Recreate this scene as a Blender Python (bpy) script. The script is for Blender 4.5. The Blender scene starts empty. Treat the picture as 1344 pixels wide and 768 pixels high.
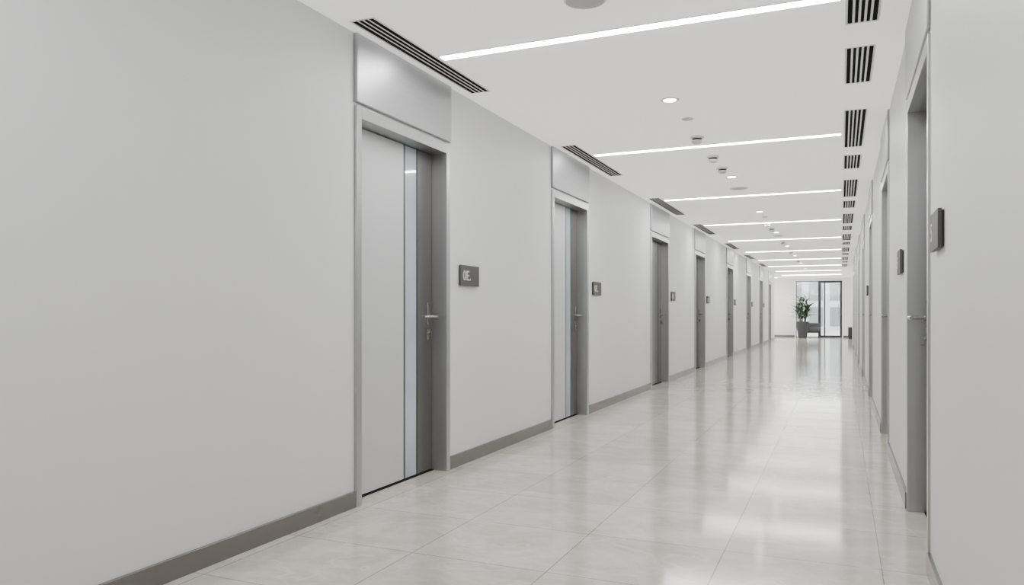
import bpy, bmesh, math, random
from mathutils import Vector, Matrix
random.seed(4)
COL = bpy.context.scene.collection
XL, XR, H = -2.53, 0.345, 2.69

# ---------------------------------------------------------------- materials
def mat(name, color, rough=0.5, metal=0.0, bump=0.0, bscale=40, var=0.03, vscale=6, stretch=(1,1,1), coat=0.0, spec=0.5, glow=0.0):
    m = bpy.data.materials.new(name); m.use_nodes = True
    nt = m.node_tree; b = nt.nodes["Principled BSDF"]
    b.inputs["Roughness"].default_value = rough
    b.inputs["Metallic"].default_value = metal
    b.inputs["Coat Weight"].default_value = coat
    b.inputs["Specular IOR Level"].default_value = spec
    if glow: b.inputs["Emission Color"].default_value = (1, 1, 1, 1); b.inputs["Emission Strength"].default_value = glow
    tc = nt.nodes.new("ShaderNodeTexCoord"); mp = nt.nodes.new("ShaderNodeMapping")
    mp.inputs["Scale"].default_value = stretch
    nt.links.new(tc.outputs["Object"], mp.inputs["Vector"])
    n = nt.nodes.new("ShaderNodeTexNoise"); n.inputs["Scale"].default_value = vscale
    n.inputs["Detail"].default_value = 4
    nt.links.new(mp.outputs[0], n.inputs["Vector"])
    r = nt.nodes.new("ShaderNodeValToRGB")
    c0 = [max(0, c*(1-var)) for c in color]; c1 = [min(1, c*(1+var)) for c in color]
    r.color_ramp.elements[0].position = .3; r.color_ramp.elements[1].position = .7
    r.color_ramp.elements[0].color = (*c0, 1); r.color_ramp.elements[1].color = (*c1, 1)
    nt.links.new(n.outputs["Fac"], r.inputs["Fac"]); nt.links.new(r.outputs["Color"], b.inputs["Base Color"])
    if bump > 0:
        n2 = nt.nodes.new("ShaderNodeTexNoise"); n2.inputs["Scale"].default_value = bscale
        nt.links.new(mp.outputs[0], n2.inputs["Vector"])
        bp = nt.nodes.new("ShaderNodeBump"); bp.inputs["Strength"].default_value = bump; bp.inputs["Distance"].default_value = .002
        nt.links.new(n2.outputs["Fac"], bp.inputs["Height"]); nt.links.new(bp.outputs["Normal"], b.inputs["Normal"])
    return m

def emit(name, color, s):
    m = bpy.data.materials.new(name); m.use_nodes = True
    nt = m.node_tree; nt.nodes.remove(nt.nodes["Principled BSDF"])
    e = nt.nodes.new("ShaderNodeEmission"); e.inputs[0].default_value = (*color, 1); e.inputs[1].default_value = s
    nt.links.new(e.outputs[0], nt.nodes["Material Output"].inputs[0])
    return m

M_wall = mat("wall_paint", (.69, .695, .708), .5, bump=.04, bscale=120, var=.006, vscale=1.5, spec=.35)
M_ceil = mat("self_glowing_ceiling_paint", (.95, .95, .95), .8, var=.004, vscale=2, glow=.50)  # emission added to the paint to brighten the ceiling
M_endw = mat("white_wall_paint", (.92, .92, .925), .7, var=.004, vscale=2)
M_frame = mat("satin_aluminium", (.45, .455, .46), .30, .8, var=.03, vscale=3, stretch=(20, 20, .3))
M_panel = mat("brushed_steel_panel", (.44, .445, .455), .40, .8, var=.04, vscale=4, stretch=(1, .2, 20))
M_leaf = mat("door_laminate", (.56, .568, .582), .38, .1, var=.01, vscale=2)
M_leafd = mat("dark_door_laminate", (.16, .16, .163), .38, .2, var=.02, vscale=2)
M_stile = mat("dark_bronze_metal", (.19, .187, .182), .32, .7, var=.04, vscale=5, stretch=(20, 20, .3))
M_trimd = mat("dark_glazing_bead", (.10, .10, .105), .35, .5, var=.02)
M_base = mat("taupe_metal_skirting", (.20, .192, .183), .26, .7, var=.03, vscale=3, stretch=(10, .3, 10))
M_dark = mat("black_recess", (.012, .012, .013), .9, spec=.1)
M_white = mat("white_enamel", (.88, .88, .88), .45, var=.005)
M_det = mat("detector_plastic", (.70, .70, .70), .45, var=.005)
M_chrome = mat("brushed_nickel", (.36, .352, .34), .26, .85, var=.03, vscale=8)
M_sign = mat("graphite_sign", (.085, .083, .081), .5, .3, var=.03, spec=.3)
M_signback = mat("black_sign_back", (.015, .015, .015), .5)
M_letter = mat("silver_lettering", (.62, .62, .62), .4, .0)
M_strip = emit("led_diffuser", (1, .985, .965), 86)
M_down = emit("downlight_lens", (1, .97, .93), 60)
M_grey = mat("speaker_grille", (.58, .58, .58), .6, bump=.5, bscale=300)
M_pot = mat("charcoal_pot", (.03, .03, .033), .5, bump=.2)
M_soil = mat("soil", (.04, .03, .02), .9, bump=.6)
M_leafg = mat("plant_leaf", (.04, .095, .035), .4, var=.5, vscale=9)
M_stem = mat("plant_stem", (.10, .08, .05), .7, var=.2)
M_wframe = mat("window_frame_grey", (.035, .035, .038), .4, .2)
M_fab = mat("grey_fabric", (.10, .10, .105), .9, bump=.4, bscale=300)
M_cab = mat("black_lacquer", (.02, .02, .022), .35)
M_ext = mat("pale_concrete", (.62, .63, .63), .8, var=.1, vscale=1)
M_extg = mat("paving", (.5, .5, .49), .8, var=.08, vscale=2)
M_extw = mat("facade_glass", (.25, .27, .27), .15, .1)

M_glass = mat("blue_grey_glass", (.40, .48, .52), .06, 0.0, var=.22, vscale=1.6, stretch=(1, 1, .8), coat=.8)
M_clear = bpy.data.materials.new("clear_glass"); M_clear.use_nodes = True
nt = M_clear.node_tree; nt.nodes.remove(nt.nodes["Principled BSDF"])
tr = nt.nodes.new("ShaderNodeBsdfTransparent"); tr.inputs[0].default_value = (.92, .94, .94, 1)
gl = nt.nodes.new("ShaderNodeBsdfGlossy"); gl.inputs["Roughness"].default_value = .02
mx = nt.nodes.new("ShaderNodeMixShader"); mx.inputs[0].default_value = .08
nt.links.new(tr.outputs[0], mx.inputs[1]); nt.links.new(gl.outputs[0], mx.inputs[2])
nt.links.new(mx.outputs[0], nt.nodes["Material Output"].inputs[0])

# polished stone floor
M_floor = bpy.data.materials.new("polished_stone_tiles"); M_floor.use_nodes = True
nt = M_floor.node_tree; b = nt.nodes["Principled BSDF"]; L = nt.links.new
tc = nt.nodes.new("ShaderNodeTexCoord"); mp = nt.nodes.new("ShaderNodeMapping")
mp.inputs["Location"].default_value = (-.16 + 6.55, 6.0, 0)
L(tc.outputs["Object"], mp.inputs["Vector"])
br = nt.nodes.new("ShaderNodeTexBrick"); br.offset = 0; br.squash = 1
br.inputs["Scale"].default_value = 1; br.inputs["Brick Width"].default_value = .655; br.inputs["Row Height"].default_value = .60
br.inputs["Mortar Size"].default_value = .0025; br.inputs["Mortar Smooth"].default_value = .2; br.inputs["Bias"].default_value = 0
br.inputs["Color1"].default_value = (.505, .478, .424, 1); br.inputs["Color2"].default_value = (.60, .57, .512, 1)
br.inputs["Mortar"].default_value = (.21, .198, .172, 1)
L(mp.outputs[0], br.inputs["Vector"])
n1 = nt.nodes.new("ShaderNodeTexNoise"); n1.inputs["Scale"].default_value = 3.4; n1.inputs["Detail"].default_value = 13
n1.inputs["Roughness"].default_value = .76; n1.inputs["Distortion"].default_value = .5
mpn = nt.nodes.new("ShaderNodeMapping"); mpn.inputs["Scale"].default_value = (.9, 1.25, 1); mpn.inputs["Rotation"].default_value = (0, 0, .3)
L(tc.outputs["Object"], mpn.inputs["Vector"]); L(mpn.outputs[0], n1.inputs["Vector"])
r1 = nt.nodes.new("ShaderNodeValToRGB")
r1.color_ramp.elements[0].position = .32; r1.color_ramp.elements[0].color = (.76, .75, .73, 1)
r1.color_ramp.elements[1].position = .68; r1.color_ramp.elements[1].color = (1.12, 1.12, 1.12, 1)
L(n1.outputs["Fac"], r1.inputs["Fac"])
mu = nt.nodes.new("ShaderNodeMixRGB"); mu.blend_type = "MULTIPLY"; mu.inputs[0].default_value = 1
L(br.outputs["Color"], mu.inputs[1]); L(r1.outputs["Color"], mu.inputs[2])
nv = nt.nodes.new("ShaderNodeTexNoise"); nv.inputs["Scale"].default_value = 1.3; nv.inputs["Detail"].default_value = 9; nv.inputs["Distortion"].default_value = .4
L(mpn.outputs[0], nv.inputs["Vector"])
rv = nt.nodes.new("ShaderNodeValToRGB")
rv.color_ramp.elements[0].position = .49; rv.color_ramp.elements[0].color = (0, 0, 0, 1)
rv.color_ramp.elements[1].position = .51; rv.color_ramp.elements[1].color = (0, 0, 0, 1)
e = rv.color_ramp.elements.new(.5); e.color = (.35, .35, .35, 1)
L(nv.outputs["Fac"], rv.inputs["Fac"])
mv = nt.nodes.new("ShaderNodeMixRGB"); mv.inputs[2].default_value = (.73, .705, .66, 1)
L(rv.outputs["Color"], mv.inputs[0]); L(mu.outputs[0], mv.inputs[1])
n3 = nt.nodes.new("ShaderNodeTexNoise"); n3.inputs["Scale"].default_value = 60; n3.inputs["Detail"].default_value = 3
L(tc.outputs["Object"], n3.inputs["Vector"])
r3 = nt.nodes.new("ShaderNodeValToRGB"); r3.color_ramp.elements[0].position = .66; r3.color_ramp.elements[1].position = .74
r3.color_ramp.elements[0].color = (0, 0, 0, 1); r3.color_ramp.elements[1].color = (.5, .5, .5, 1)
L(n3.outputs["Fac"], r3.inputs["Fac"])
mu2 = nt.nodes.new("ShaderNodeMixRGB"); mu2.inputs[2].default_value = (.75, .73, .69, 1)
L(r3.outputs["Color"], mu2.inputs[0]); L(mv.outputs[0], mu2.inputs[1]); L(mu2.outputs[0], b.inputs["Base Color"])
n2 = nt.nodes.new("ShaderNodeTexNoise"); n2.inputs["Scale"].default_value = 2.0; n2.inputs["Detail"].default_value = 5
L(tc.outputs["Object"], n2.inputs["Vector"])
mr = nt.nodes.new("ShaderNodeMapRange"); mr.inputs["To Min"].default_value = .07; mr.inputs["To Max"].default_value = .13
L(n2.outputs["Fac"], mr.inputs["Value"]); L(mr.outputs[0], b.inputs["Roughness"])
b.inputs["Specular IOR Level"].default_value = .58
bp = nt.nodes.new("ShaderNodeBump"); bp.invert = True; bp.inputs["Strength"].default_value = .3; bp.inputs["Distance"].default_value = .001
L(br.outputs["Fac"], bp.inputs["Height"]); L(bp.outputs[0], b.inputs["Normal"])

# ---------------------------------------------------------------- builders
class MB:
    def __init__(s): s.bm = bmesh.new()
    def box(s, x0, x1, y0, y1, z0, z1):
        if x0 > x1: x0, x1 = x1, x0
        if y0 > y1: y0, y1 = y1, y0
        m = Matrix.Translation(((x0+x1)/2, (y0+y1)/2, (z0+z1)/2)) @ Matrix.Diagonal((x1-x0, y1-y0, z1-z0, 1))
        bmesh.ops.create_cube(s.bm, size=1, matrix=m); return s
    def cyl(s, p0, p1, r0, r1=None, seg=24):
        p0, p1 = Vector(p0), Vector(p1); d = p1-p0
        m = Matrix.Translation((p0+p1)/2) @ Vector((0, 0, 1)).rotation_difference(d.normalized()).to_matrix().to_4x4()
        bmesh.ops.create_cone(s.bm, cap_ends=True, segments=seg, radius1=r0, radius2=r0 if r1 is None else r1, depth=d.length, matrix=m); return s
    def ring(s, prof, seg=32):
        vs = []
        for i in range(seg):
            a = 2*math.pi*i/seg
            vs.append([s.bm.verts.new((r*math.cos(a), r*math.sin(a), z)) for r, z in prof])
        for i in range(seg):
            j = (i+1) % seg
            for k in range(len(prof)-1):
                s.bm.faces.new((vs[i][k], vs[j][k], vs[j][k+1], vs[i][k+1]))
        return s
    def done(s, name, material, loc=(0, 0, 0), parent=None, bevel=0, **props):
        bmesh.ops.recalc_face_normals(s.bm, faces=s.bm.faces)
        me = bpy.data.meshes.new(name); s.bm.to_mesh(me); s.bm.free()
        me.materials.append(material)
        for p in me.polygons: p.use_smooth = True
        me.set_sharp_from_angle(angle=math.radians(35))
        o = bpy.data.objects.new(name, me); o.location = loc; COL.objects.link(o)
        if parent: o.parent = parent
        if bevel:
            bv = o.modifiers.new("bevel", "BEVEL"); bv.width = bevel; bv.segments = 2; bv.limit_method = "ANGLE"
        for k, v in props.items(): o[k] = v
        return o

def empty(name, loc, **props):
    o = bpy.data.objects.new(name, None); o.location = loc; o.empty_display_size = .1; COL.objects.link(o)
    for k, v in props.items(): o[k] = v
    return o

def clone(top, loc, **props):
    def rec(o, par):
        n = o.copy(); COL.objects.link(n)
        n.parent = par
        for c in list(o.children): rec(c, n)
        return n
    kids = list(top.children)
    n = top.copy(); COL.objects.link(n); n.location = loc
    for c in kids: rec(c, n)
    for k, v in props.items(): n[k] = v
    return n

# ---------------------------------------------------------------- door data
LEFT = [(3.62, 4.635), (6.79, 7.81), (10.86, 12.0), (14.43, 15.52), (18.74, 19.86), (22.9, 24.0), (26.7, 27.8), (30.2, 31.2)]
RIGHT = [(-.1, .9), (3.67, 4.72), (6.62, 7.65), (10.0, 11.0), (13.4, 14.4), (16.8, 17.8), (20.2, 21.2), (23.6, 24.6)]
YB, YLE, YRE, YE = -5.0, 33.0, 28.0, 37.0
FT = 2.28; FW = .05

def wall_side(name, x, sgn, doors, y0, y1, label):
    m = MB(); cur = y0
    th = .30
    for a, c in doors:
        m.box(x, x-sgn*th, cur, a-FW, 0, H)
        m.box(x, x-sgn*th, a-FW, c+FW, FT, H)
        cur = c+FW
    m.box(x, x-sgn*th, cur, y1, 0, H)
    m.box(x-sgn*th, x-sgn*(th+.02), y0, y1, 0, H)
    return m.done(name, M_wall, kind="structure", label=label, category="wall")

wall_side("wall_left", XL, 1, LEFT, YB, YLE, "smooth pale grey painted wall with door openings")
wall_side("wall_right", XR, -1, RIGHT, YB, YRE, "smooth pale grey painted wall with door openings")
MB().box(XL-.4, XR+.4, YB-.15, YB, 0, H).done("wall_back", M_wall, kind="structure", label="plain pale grey wall closing the corridor", category="wall")
MB().box(-5.2, 2.4, YB-.15, YE+.2, -.1, 0).done("floor", M_floor, kind="structure", label="polished light beige stone tile floor", category="floor")
MB().box(-5.2, 2.4, YB-.15, YE+.2, H, H+.1).done("ceiling", M_ceil, kind="structure", label="smooth white plasterboard ceiling with added glow", category="ceiling")
MB().box(-5.2, -5.0, YLE-.2, YE+.2, 0, H).box(-5.0, XL-.32, YLE-.2, YLE, 0, H).done("wall_lobby_left", M_endw, kind="structure", label="plain white lobby wall", category="wall")
MB().box(2.2, 2.4, YRE-.2, YE+.2, 0, H).box(XR+.32, 2.2, YRE-.2, YRE, 0, H).done("wall_lobby_right", M_endw, kind="structure", label="plain white lobby wall", category="wall")
m = MB().box(-5.0, -1.90, YE, YE+.2, 0, H).box(.04, 2.2, YE, YE+.2, 0, H).box(-1.90, .04, YE, YE+.2, 2.56, H)
m.done("wall_end", M_endw, kind="structure", label="white end wall around the glazed entrance", category="wall")

def baseboard(name, x, sgn, doors, y0, y1):
    m = MB(); cur = y0
    for a, c in doors:
        m.box(x-sgn*.001, x+sgn*.016, cur, a-FW-.001, 0, .092); cur = c+FW+.001
    m.box(x-sgn*.001, x+sgn*.016, cur, y1, 0, .092)
    m.done(name, M_base, bevel=.002, kind="structure", label="taupe brushed metal skirting board", category="baseboard")
baseboard("baseboard_left", XL, 1, LEFT, YB, YLE)
baseboard("baseboard_right", XR, -1, RIGHT, YB, YRE)
MB().box(-4.99, -1.95, YE-.016, YE, 0, .088).box(.08, 2.19, YE-.016, YE, 0, .088).done("baseboard_end", M_base, kind="structure", label="taupe metal skirting board", category="baseboard")

# ---------------------------------------------------------------- doors
def build_door(n, x, s, a, c, proud, rec, lev, dark=False):
    W = c-a; top = empty("door_%d" % n, (x, a, 0), kind="structure", category="door",
        label="dark grey flush door in satin aluminium frame" if dark else "pale grey flush door with glass strip in aluminium frame")
    B = lambda m, p0, p1, y0, y1, z0, z1: m.box(s*p0, s*p1, y0, y1, z0, z1)
    m = MB(); q = -rec
    B(m, q-.06, proud, -FW, 0, 0, FT); B(m, q-.06, proud, W, W+FW, 0, FT); B(m, q-.06, proud, 0, W, 2.21, FT)
    B(m, q-.06, q-.045, 0, .012, 0, 2.21); B(m, q-.06, q-.045, W-.012, W, 0, 2.21)
    m.done("door_frame", M_frame, parent=top, bevel=.0025, label="satin aluminium door frame")
    m = MB(); B(m, -.001, proud+.006, -FW-.006, W+FW+.008, FT+.016, H-.001)
    m.done("transom_panel", M_panel, parent=top, bevel=.006, label="brushed steel panel above the door")
    u = W/1.015; y1 = .64*u; y2 = .655*u; y3 = .805*u; y4 = .822*u; y5 = W-.004
    m = MB(); B(m, q-.045, q, .004, y1, .012, 2.205)
    leaf = m.done("door_leaf", M_leafd if dark else M_leaf, parent=top, bevel=.0015, label="dark grey laminate door leaf" if dark else "pale grey laminate door leaf")
    m = MB(); B(m, q-.045, q+.002, y1+.001, y2, .012, 2.205); B(m, q-.045, q+.002, y3, y4, .012, 2.205)
    m.done("glazing_trim", M_trimd, parent=leaf, label="thin dark glazing bead")
    m = MB(); B(m, q-.04, q-.003, y2, y3, .012, 2.205)
    m.done("glass_strip", M_stile if dark else M_glass, parent=leaf, label="tall narrow dark glass strip" if dark else "tall narrow blue-grey glass strip")
    m = MB(); B(m, q-.045, q, y4, y5, .012, 2.205)
    m.done("lock_stile", M_stile, parent=leaf, bevel=.0015, label="dark grey metal lock stile")
    yc = y5-.06
    m = MB(); B(m, q, q+.007, yc-.018, yc+.018, 1.02, 1.17)
    m.cyl((s*q, yc, 1.075), (s*(q+.018), yc, 1.075), .016)
    m.cyl((s*q, yc, 1.075), (s*lev, yc, 1.075), .010)
    m.cyl((s*(lev-.006), yc+.012, 1.075), (s*(lev-.006), yc-.165, 1.075), .010)
    m.done("door_handle", M_chrome, parent=leaf, bevel=.002, label="brushed nickel lever handle")
    m = MB(); B(m, q, q+.006, yc-.015, yc+.015, .915, .99)
    m.cyl((s*q, yc, .96), (s*(q+.016), yc, .96), .010)
    B(m, q+.014, q+.034, yc-.0025, yc+.0025, .925, .968)
    m.done("keyhole_plate", M_chrome, parent=leaf, bevel=.0015, label="small nickel keyhole plate")
    m = MB(); B(m, q-.07, q+.01, 0, W, -.001, .006)
    m.done("threshold", M_dark, parent=top, label="dark threshold strip")
k = 1
for i, (a, c) in enumerate(LEFT): build_door(k, XL, 1, a, c, .018, .10, -.022, dark=i > 1); k += 1
for a, c in RIGHT: build_door(k, XR, -1, a, c, .010, .085, .012); k += 1

# ---------------------------------------------------------------- signs
def text_mesh(txt, size):
    cu = bpy.data.curves.new("letter", "FONT"); cu.body = txt; cu.size = size; cu.extrude = .0008; cu.offset = .0006
    cu.align_x = "LEFT"; cu.align_y = "BOTTOM_BASELINE"
    o = bpy.data.objects.new("tmp", cu); COL.objects.link(o)
    dg = bpy.context.evaluated_depsgraph_get(); me = bpy.data.meshes.new_from_object(o.evaluated_get(dg))
    bpy.data.objects.remove(o); me.name = "letter"; me.materials.clear(); me.materials.append(M_letter); return me
LETTERS = {ch: text_mesh(ch, .10) for ch in "05E."}
def sign(x, s, y, txt, z, w=.30, h=.15):
    top = empty("room_sign", (x, y, z), label="dark graphite room number plate on the grey wall", category="sign", group="room number signs")
    MB().box(-s*.001, s*.008, -w/2+.006, w/2-.006, -h/2+.006, h/2-.006).done("back_plate", M_signback, parent=top, label="black backing plate")
    MB().box(s*.008, s*.022, -w/2, w/2, -h/2, h/2).done("sign_face", M_sign, parent=top, bevel=.0015, label="graphite metal face plate")
    ax = Vector((0, s, 0)); az = Vector((s, 0, 0)); ay = Vector((0, 0, 1))
    R = Matrix((ax, ay, az)).transposed().to_4x4(); adv = .034
    for ch in txt:
        me = LETTERS[ch]; xs = [v.co.x for v in me.vertices]
        o = bpy.data.objects.new("letter", me); COL.objects.link(o); o.parent = top
        o["label"] = "silver room number character"
        o.matrix_basis = Matrix.Translation((s*.0225, s*(-w/2+adv-min(xs)), -.034)) @ R
        adv += max(xs)-min(xs)+.010
    return top
for y in (4.99, 8.17, 12.38, 15.92, 20.25, 24.4, 28.2): sign(XL, 1, y, "0E.", 1.374)
for y in (3.28, 5.22, 11.6): sign(XR, -1, y, "5", 1.412, w=.26, h=.145)

# ---------------------------------------------------------------- ceiling vents
def vent(x0, x1, y0, y1, n, label, group, br_=.30):
    cx, cy = (x0+x1)/2, (y0+y1)/2; w, l = x1-x0, y1-y0
    m = MB(); f = .012; zt, zb = .001, -.0035
    m.box(-w/2, -w/2+f, -l/2, l/2, zb, zt); m.box(w/2-f, w/2, -l/2, l/2, zb, zt)
    m.box(-w/2+f, w/2-f, -l/2, -l/2+f, zb, zt); m.box(-w/2+f, w/2-f, l/2-f, l/2, zb, zt)
    iw = w-2*f; p = iw/n; bar = p*br_
    for i in range(1, n):
        xc = -iw/2+p*i; m.box(xc-bar/2, xc+bar/2, -l/2+f, l/2-f, zb+.0003, zt-.002)
    o = m.done("air_vent", M_white, loc=(cx, cy, H), label=label, category="air vent", group=group)
    MB().box(-w/2+f, w/2-f, -l/2+f, l/2-f, -.0022, .001).done("vent_interior", M_dark, parent=o, label="black slot interior")
for a, c in [(.1, 1.7), (3.42, 4.9), (6.78, 8.5), (10.35, 12.3), (13.7, 15.6), (17.7, 19.5), (21.5, 23.3), (25.3, 27.0)]:
    vent(-2.455, -2.30, a, c, 4, "long white slot diffuser set in the ceiling beside the wall", "slot diffusers along the wall", .30)
y = 4.95-3.37*2
for i in range(9):
    vent(.02, .19, y, y+.78, 5, "short white slotted ceiling grille", "slotted ceiling grilles", .42)
    vent(.02, .19, y+1.52, y+2.97, 5, "long white slotted ceiling grille", "slotted ceiling grilles", .42)
    y += 3.37
    if y > 26: break

# ---------------------------------------------------------------- linear lights
w = 2.27; g = .032
m = MB(); m.box(-w/2-.008, w/2+.008, -g-.009, -g, -.005, .001).box(-w/2-.008, w/2+.008, g, g+.009, -.005, .001)
m.box(-w/2-.008, -w/2, -g, g, -.005, .001).box(w/2, w/2+.008, -g, g, -.005, .001)
lamp = m.done("linear_ceiling_light", M_white, loc=(-1.14, 4.14, H), label="long thin glowing white linear ceiling light", category="ceiling light", group="linear ceiling lights")
MB().box(-w/2, w/2, -g, g, -.007, .001).done("light_diffuser", M_strip, parent=lamp, label="glowing white diffuser")
for yy in (.95, 7.31, 10.62, 13.95, 17.2, 20.5, 23.8, 27.1, 30.4): clone(lamp, (-1.14, yy, H))
for yy in (34.0, 35.8): clone(lamp, (-3.75, yy, H))  # extra lights added out of view to brighten the lobby end wall
for yy in (33.6, 33.69, 33.78): clone(lamp, (-1.14, yy, H))

# downlights
m = MB().ring([(.047, -.002), (.049, -.007), (.062, -.007), (.068, -.004), (.069, .001)])
dl = m.done("downlight", M_white, loc=(-1.17, 5.63, H), label="small round recessed white downlight", category="downlight", group="recessed downlights")
MB().cyl((0, 0, .001), (0, 0, -.004), .048).done("downlight_lens", M_down, parent=dl, label="glowing round lens")
for yy in (2.3, 9.1, 12.4, 15.7, 19.0, 22.3, 25.6, 28.9): clone(dl, (-1.17, yy, H))
# speakers
sp = MB().ring([(.0001, -.006), (.095, -.006), (.104, -.004), (.106, .001)]).done("ceiling_speaker", M_grey, loc=(-1.19, 3.66, H),
    label="round grey perforated ceiling speaker", category="ceiling speaker", group="ceiling speakers", )
MB().ring([(.096, -.0055), (.098, -.0085), (.107, -.0075), (.109, .001)]).done("speaker_rim", M_white, parent=sp, label="white trim rim")
for yy in (9.97, 16.4, 22.9): clone(sp, (-1.19, yy, H))
# small cover discs
cd = MB().ring([(.0001, -.012), (.030, -.012), (.044, -.009), (.048, .001)]).done("cover_disc", M_det, loc=(-1.15, 6.24, H),
    label="small flat white ceiling cover disc", category="cover plate", group="ceiling cover discs")
for yy in (13.1, 19.8): clone(cd, (-1.15, yy, H))
# smoke detectors
sd = MB().ring([(.0001, -.022), (.054, -.022), (.060, -.016), (.060, .001)]).done("smoke_detector", M_det, loc=(-1.19, 6.9, H),
    label="white round smoke detector on the ceiling", category="smoke detector", group="smoke detectors")
MB().ring([(.040, -.0215), (.040, -.036), (.034, -.0365)]).done("detector_vents", M_dark, parent=sd, label="dark sensing slot")
MB().ring([(.0001, -.068), (.022, -.067), (.040, -.060), (.048, -.046), (.048, -.036), (.0001, -.036)]).done("detector_head", M_det, parent=sd, label="domed white head")
MB().cyl((.02, 0, -.062), (.02, 0, -.070), .006, seg=12).done("indicator_lens", M_grey, parent=sd, label="small grey indicator")
for yy in (7.83, 8.48, 14.0, 14.9, 17.9, 20.9, 24.4): clone(sd, (-1.19, yy, H))

# ---------------------------------------------------------------- lobby glazing
def framed(name, x0, x1, z1, f, label, cat, mull=(), handle=False):
    y = YE+.05
    o = empty(name, ((x0+x1)/2, y, 0), kind="structure", label=label, category=cat)
    w = x1-x0; m = MB()
    m.box(-w/2, -w/2+f, -.03, .05, 0, z1).box(w/2-f, w/2, -.03, .05, 0, z1)
    m.box(-w/2+f, w/2-f, -.03, .05, z1-f, z1).box(-w/2+f, w/2-f, -.03, .05, 0, f)
    for mx_ in mull: m.box(mx_-.03, mx_+.03, -.03, .05, f, z1-f)
    m.done("frame", M_wframe, parent=o, bevel=.003, label="dark grey metal frame")
    MB().box(-w/2+f, w/2-f, .0, .012, f, z1-f).done("glass_pane", M_clear, parent=o, label="clear glass pane")
    if handle:
        MB().cyl((w/2-f-.06, -.07, .8), (w/2-f-.06, -.07, 1.5), .014).cyl((w/2-f-.06, -.07, .9), (w/2-f-.06, 0, .9), .009).cyl((w/2-f-.06, -.07, 1.4), (w/2-f-.06, 0, 1.4), .009).done("pull_handle", M_chrome, parent=o, label="steel pull handle")
framed("window_1", -1.90, -.93, 2.56, .03, "tall clear window with slim dark frame", "window")
framed("door_17", -.93, .04, 2.56, .09, "glazed entrance door in dark grey frame", "door", (-.24,), True)

# outside
MB().box(-30, 20, YE+.2, YE+60, -.12, -.02).done("ground", M_extg, kind="structure", label="pale paved ground outside", category="ground")
m = MB().box(-12, 10, 56, 62, -.02, 9)
fac = m.done("neighbour_building", M_ext, label="pale grey office building seen through the glass", category="building")
m = MB()
for i in range(16):
    for j in range(5): m.box(-11.5+i*1.35, -10.6+i*1.35, 55.95, 56.05, .2+j*1.75, 1.5+j*1.75)
m.done("building_windows", M_extw, parent=fac, label="dark glass windows")

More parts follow.
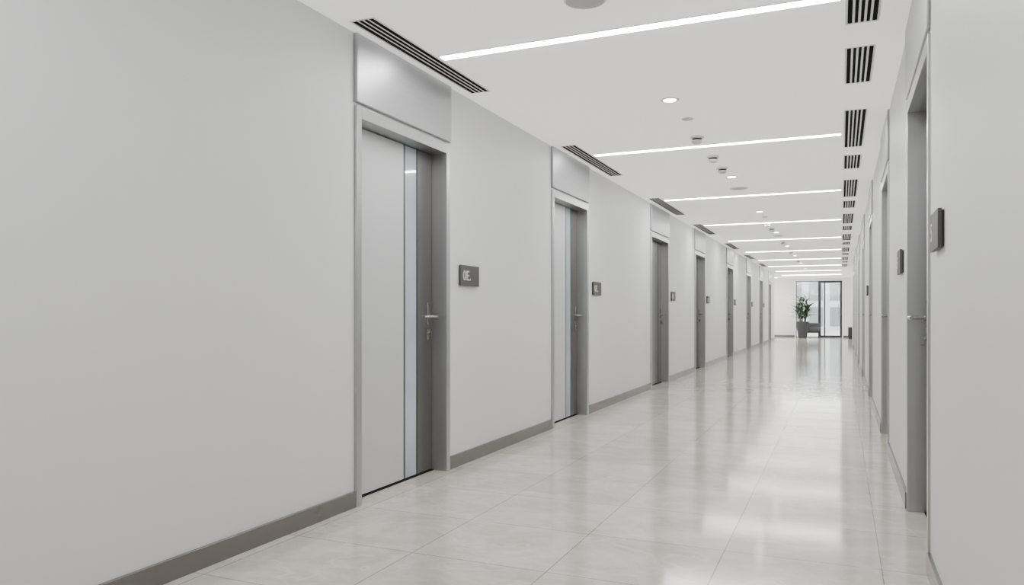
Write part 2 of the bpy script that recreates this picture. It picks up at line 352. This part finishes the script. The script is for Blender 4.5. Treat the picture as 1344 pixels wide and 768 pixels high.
# ---------------------------------------------------------------- potted plant
pl = empty("potted_plant", (-1.55, 35.4, 0), label="leafy green plant in a tall charcoal pot", category="potted plant")
MB().ring([(.0001, 0), (.17, 0), (.18, .01), (.265, .70), (.265, .73), (.24, .73), (.235, .66), (.0001, .66)]).done("pot", M_pot, parent=pl, label="tapered charcoal pot")
MB().ring([(.0001, .685), (.12, .69), (.236, .68), (.236, .66)]).done("soil", M_soil, parent=pl)
ms = MB(); ml = MB()
for k2 in range(9):
    a = k2*2.4; bx, by = .11*math.cos(a), .11*math.sin(a); hh = .95+.14*(k2 % 4)
    tx, ty = bx*2.2, by*2.2
    ms.cyl((bx, by, .66), (tx, ty, hh+.35), .016, .009, 8)
    for j in range(19):
        t = j/18; z = .82+t*(hh+.36-.82); px, py = bx+(tx-bx)*t, by+(ty-by)*t
        ang = j*2.4+k2; ln = random.uniform(.38, .54); up = random.uniform(.2, .75)+t*.55
        pts = []
        for q in range(6):
            f = q/5; r = ln*f*math.cos(min(up, 1.3)*(1-.5*f)); zz = z+ln*f*math.sin(up)*(1-.5*f)
            pts.append((Vector((px+r*math.cos(ang), py+r*math.sin(ang), zz)), .038*math.sin(math.pi*(.12+.86*f))))
        sd_ = Vector((-math.sin(ang), math.cos(ang), 0)); rows = []
        for p, wd in pts: rows.append([ml.bm.verts.new(p-sd_*wd+Vector((0, 0, .006))), ml.bm.verts.new(p), ml.bm.verts.new(p+sd_*wd+Vector((0, 0, .006)))])
        for q in range(5):
            for e in range(2): ml.bm.faces.new((rows[q][e], rows[q][e+1], rows[q+1][e+1], rows[q+1][e]))
ms.done("stem", M_stem, parent=pl, label="slim brown stems")
ml.done("foliage", M_leafg, parent=pl, label="long narrow green leaves")

# bench next to the plant
bn = empty("lobby_bench", (-1.15, 36.1, 0), label="low grey upholstered bench beside the plant", category="bench")
MB().box(-.33, .33, -.25, .25, .30, .46).done("seat", M_fab, parent=bn, bevel=.03, label="grey fabric seat cushion")
MB().box(-.33, .33, .19, .25, .40, .66).done("backrest", M_fab, parent=bn, bevel=.02, label="grey fabric backrest")
MB().box(-.33, .33, -.24, .24, .22, .305).done("seat_frame", M_cab, parent=bn, label="black frame")
for lx in (-.3, .3):
    for ly in (-.21, .21): MB().box(lx-.018, lx+.018, ly-.018, ly+.018, 0, .23).done("leg", M_cab, parent=bn, label="black square leg")
# dark cabinet
cb = empty("low_cabinet", (.62, 35.2, 0), label="low black cabinet against the lobby floor", category="cabinet")
MB().box(-.35, .35, -.2, .2, .05, .50).box(-.33, .33, -.18, .18, 0, .05).done("body", M_cab, parent=cb, bevel=.004)
for lx in (-.17, .17):
    d = MB().box(lx-.165, lx+.165, -.218, -.201, .07, .48).done("cabinet_door", M_cab, parent=cb, bevel=.002)
    MB().box(lx-.05, lx+.05, -.235, -.218, .42, .43).done("handle", M_chrome, parent=d)

# ---------------------------------------------------------------- world
wd = bpy.data.worlds.new("world"); bpy.context.scene.world = wd; wd.use_nodes = True
bg = wd.node_tree.nodes["Background"]; bg.inputs[0].default_value = (.95, .97, 1, 1); bg.inputs[1].default_value = 6.5

# ---------------------------------------------------------------- camera
cam = bpy.data.cameras.new("camera"); co = bpy.data.objects.new("camera", cam); COL.objects.link(co)
co.location = (0, 0, 1.1); co.rotation_euler = (math.radians(90), 0, math.atan(432/992))
cam.sensor_width = 36; cam.lens = 36*992/1344; cam.shift_y = 27/1344; cam.clip_start = .02; cam.clip_end = 300
bpy.context.scene.camera = co
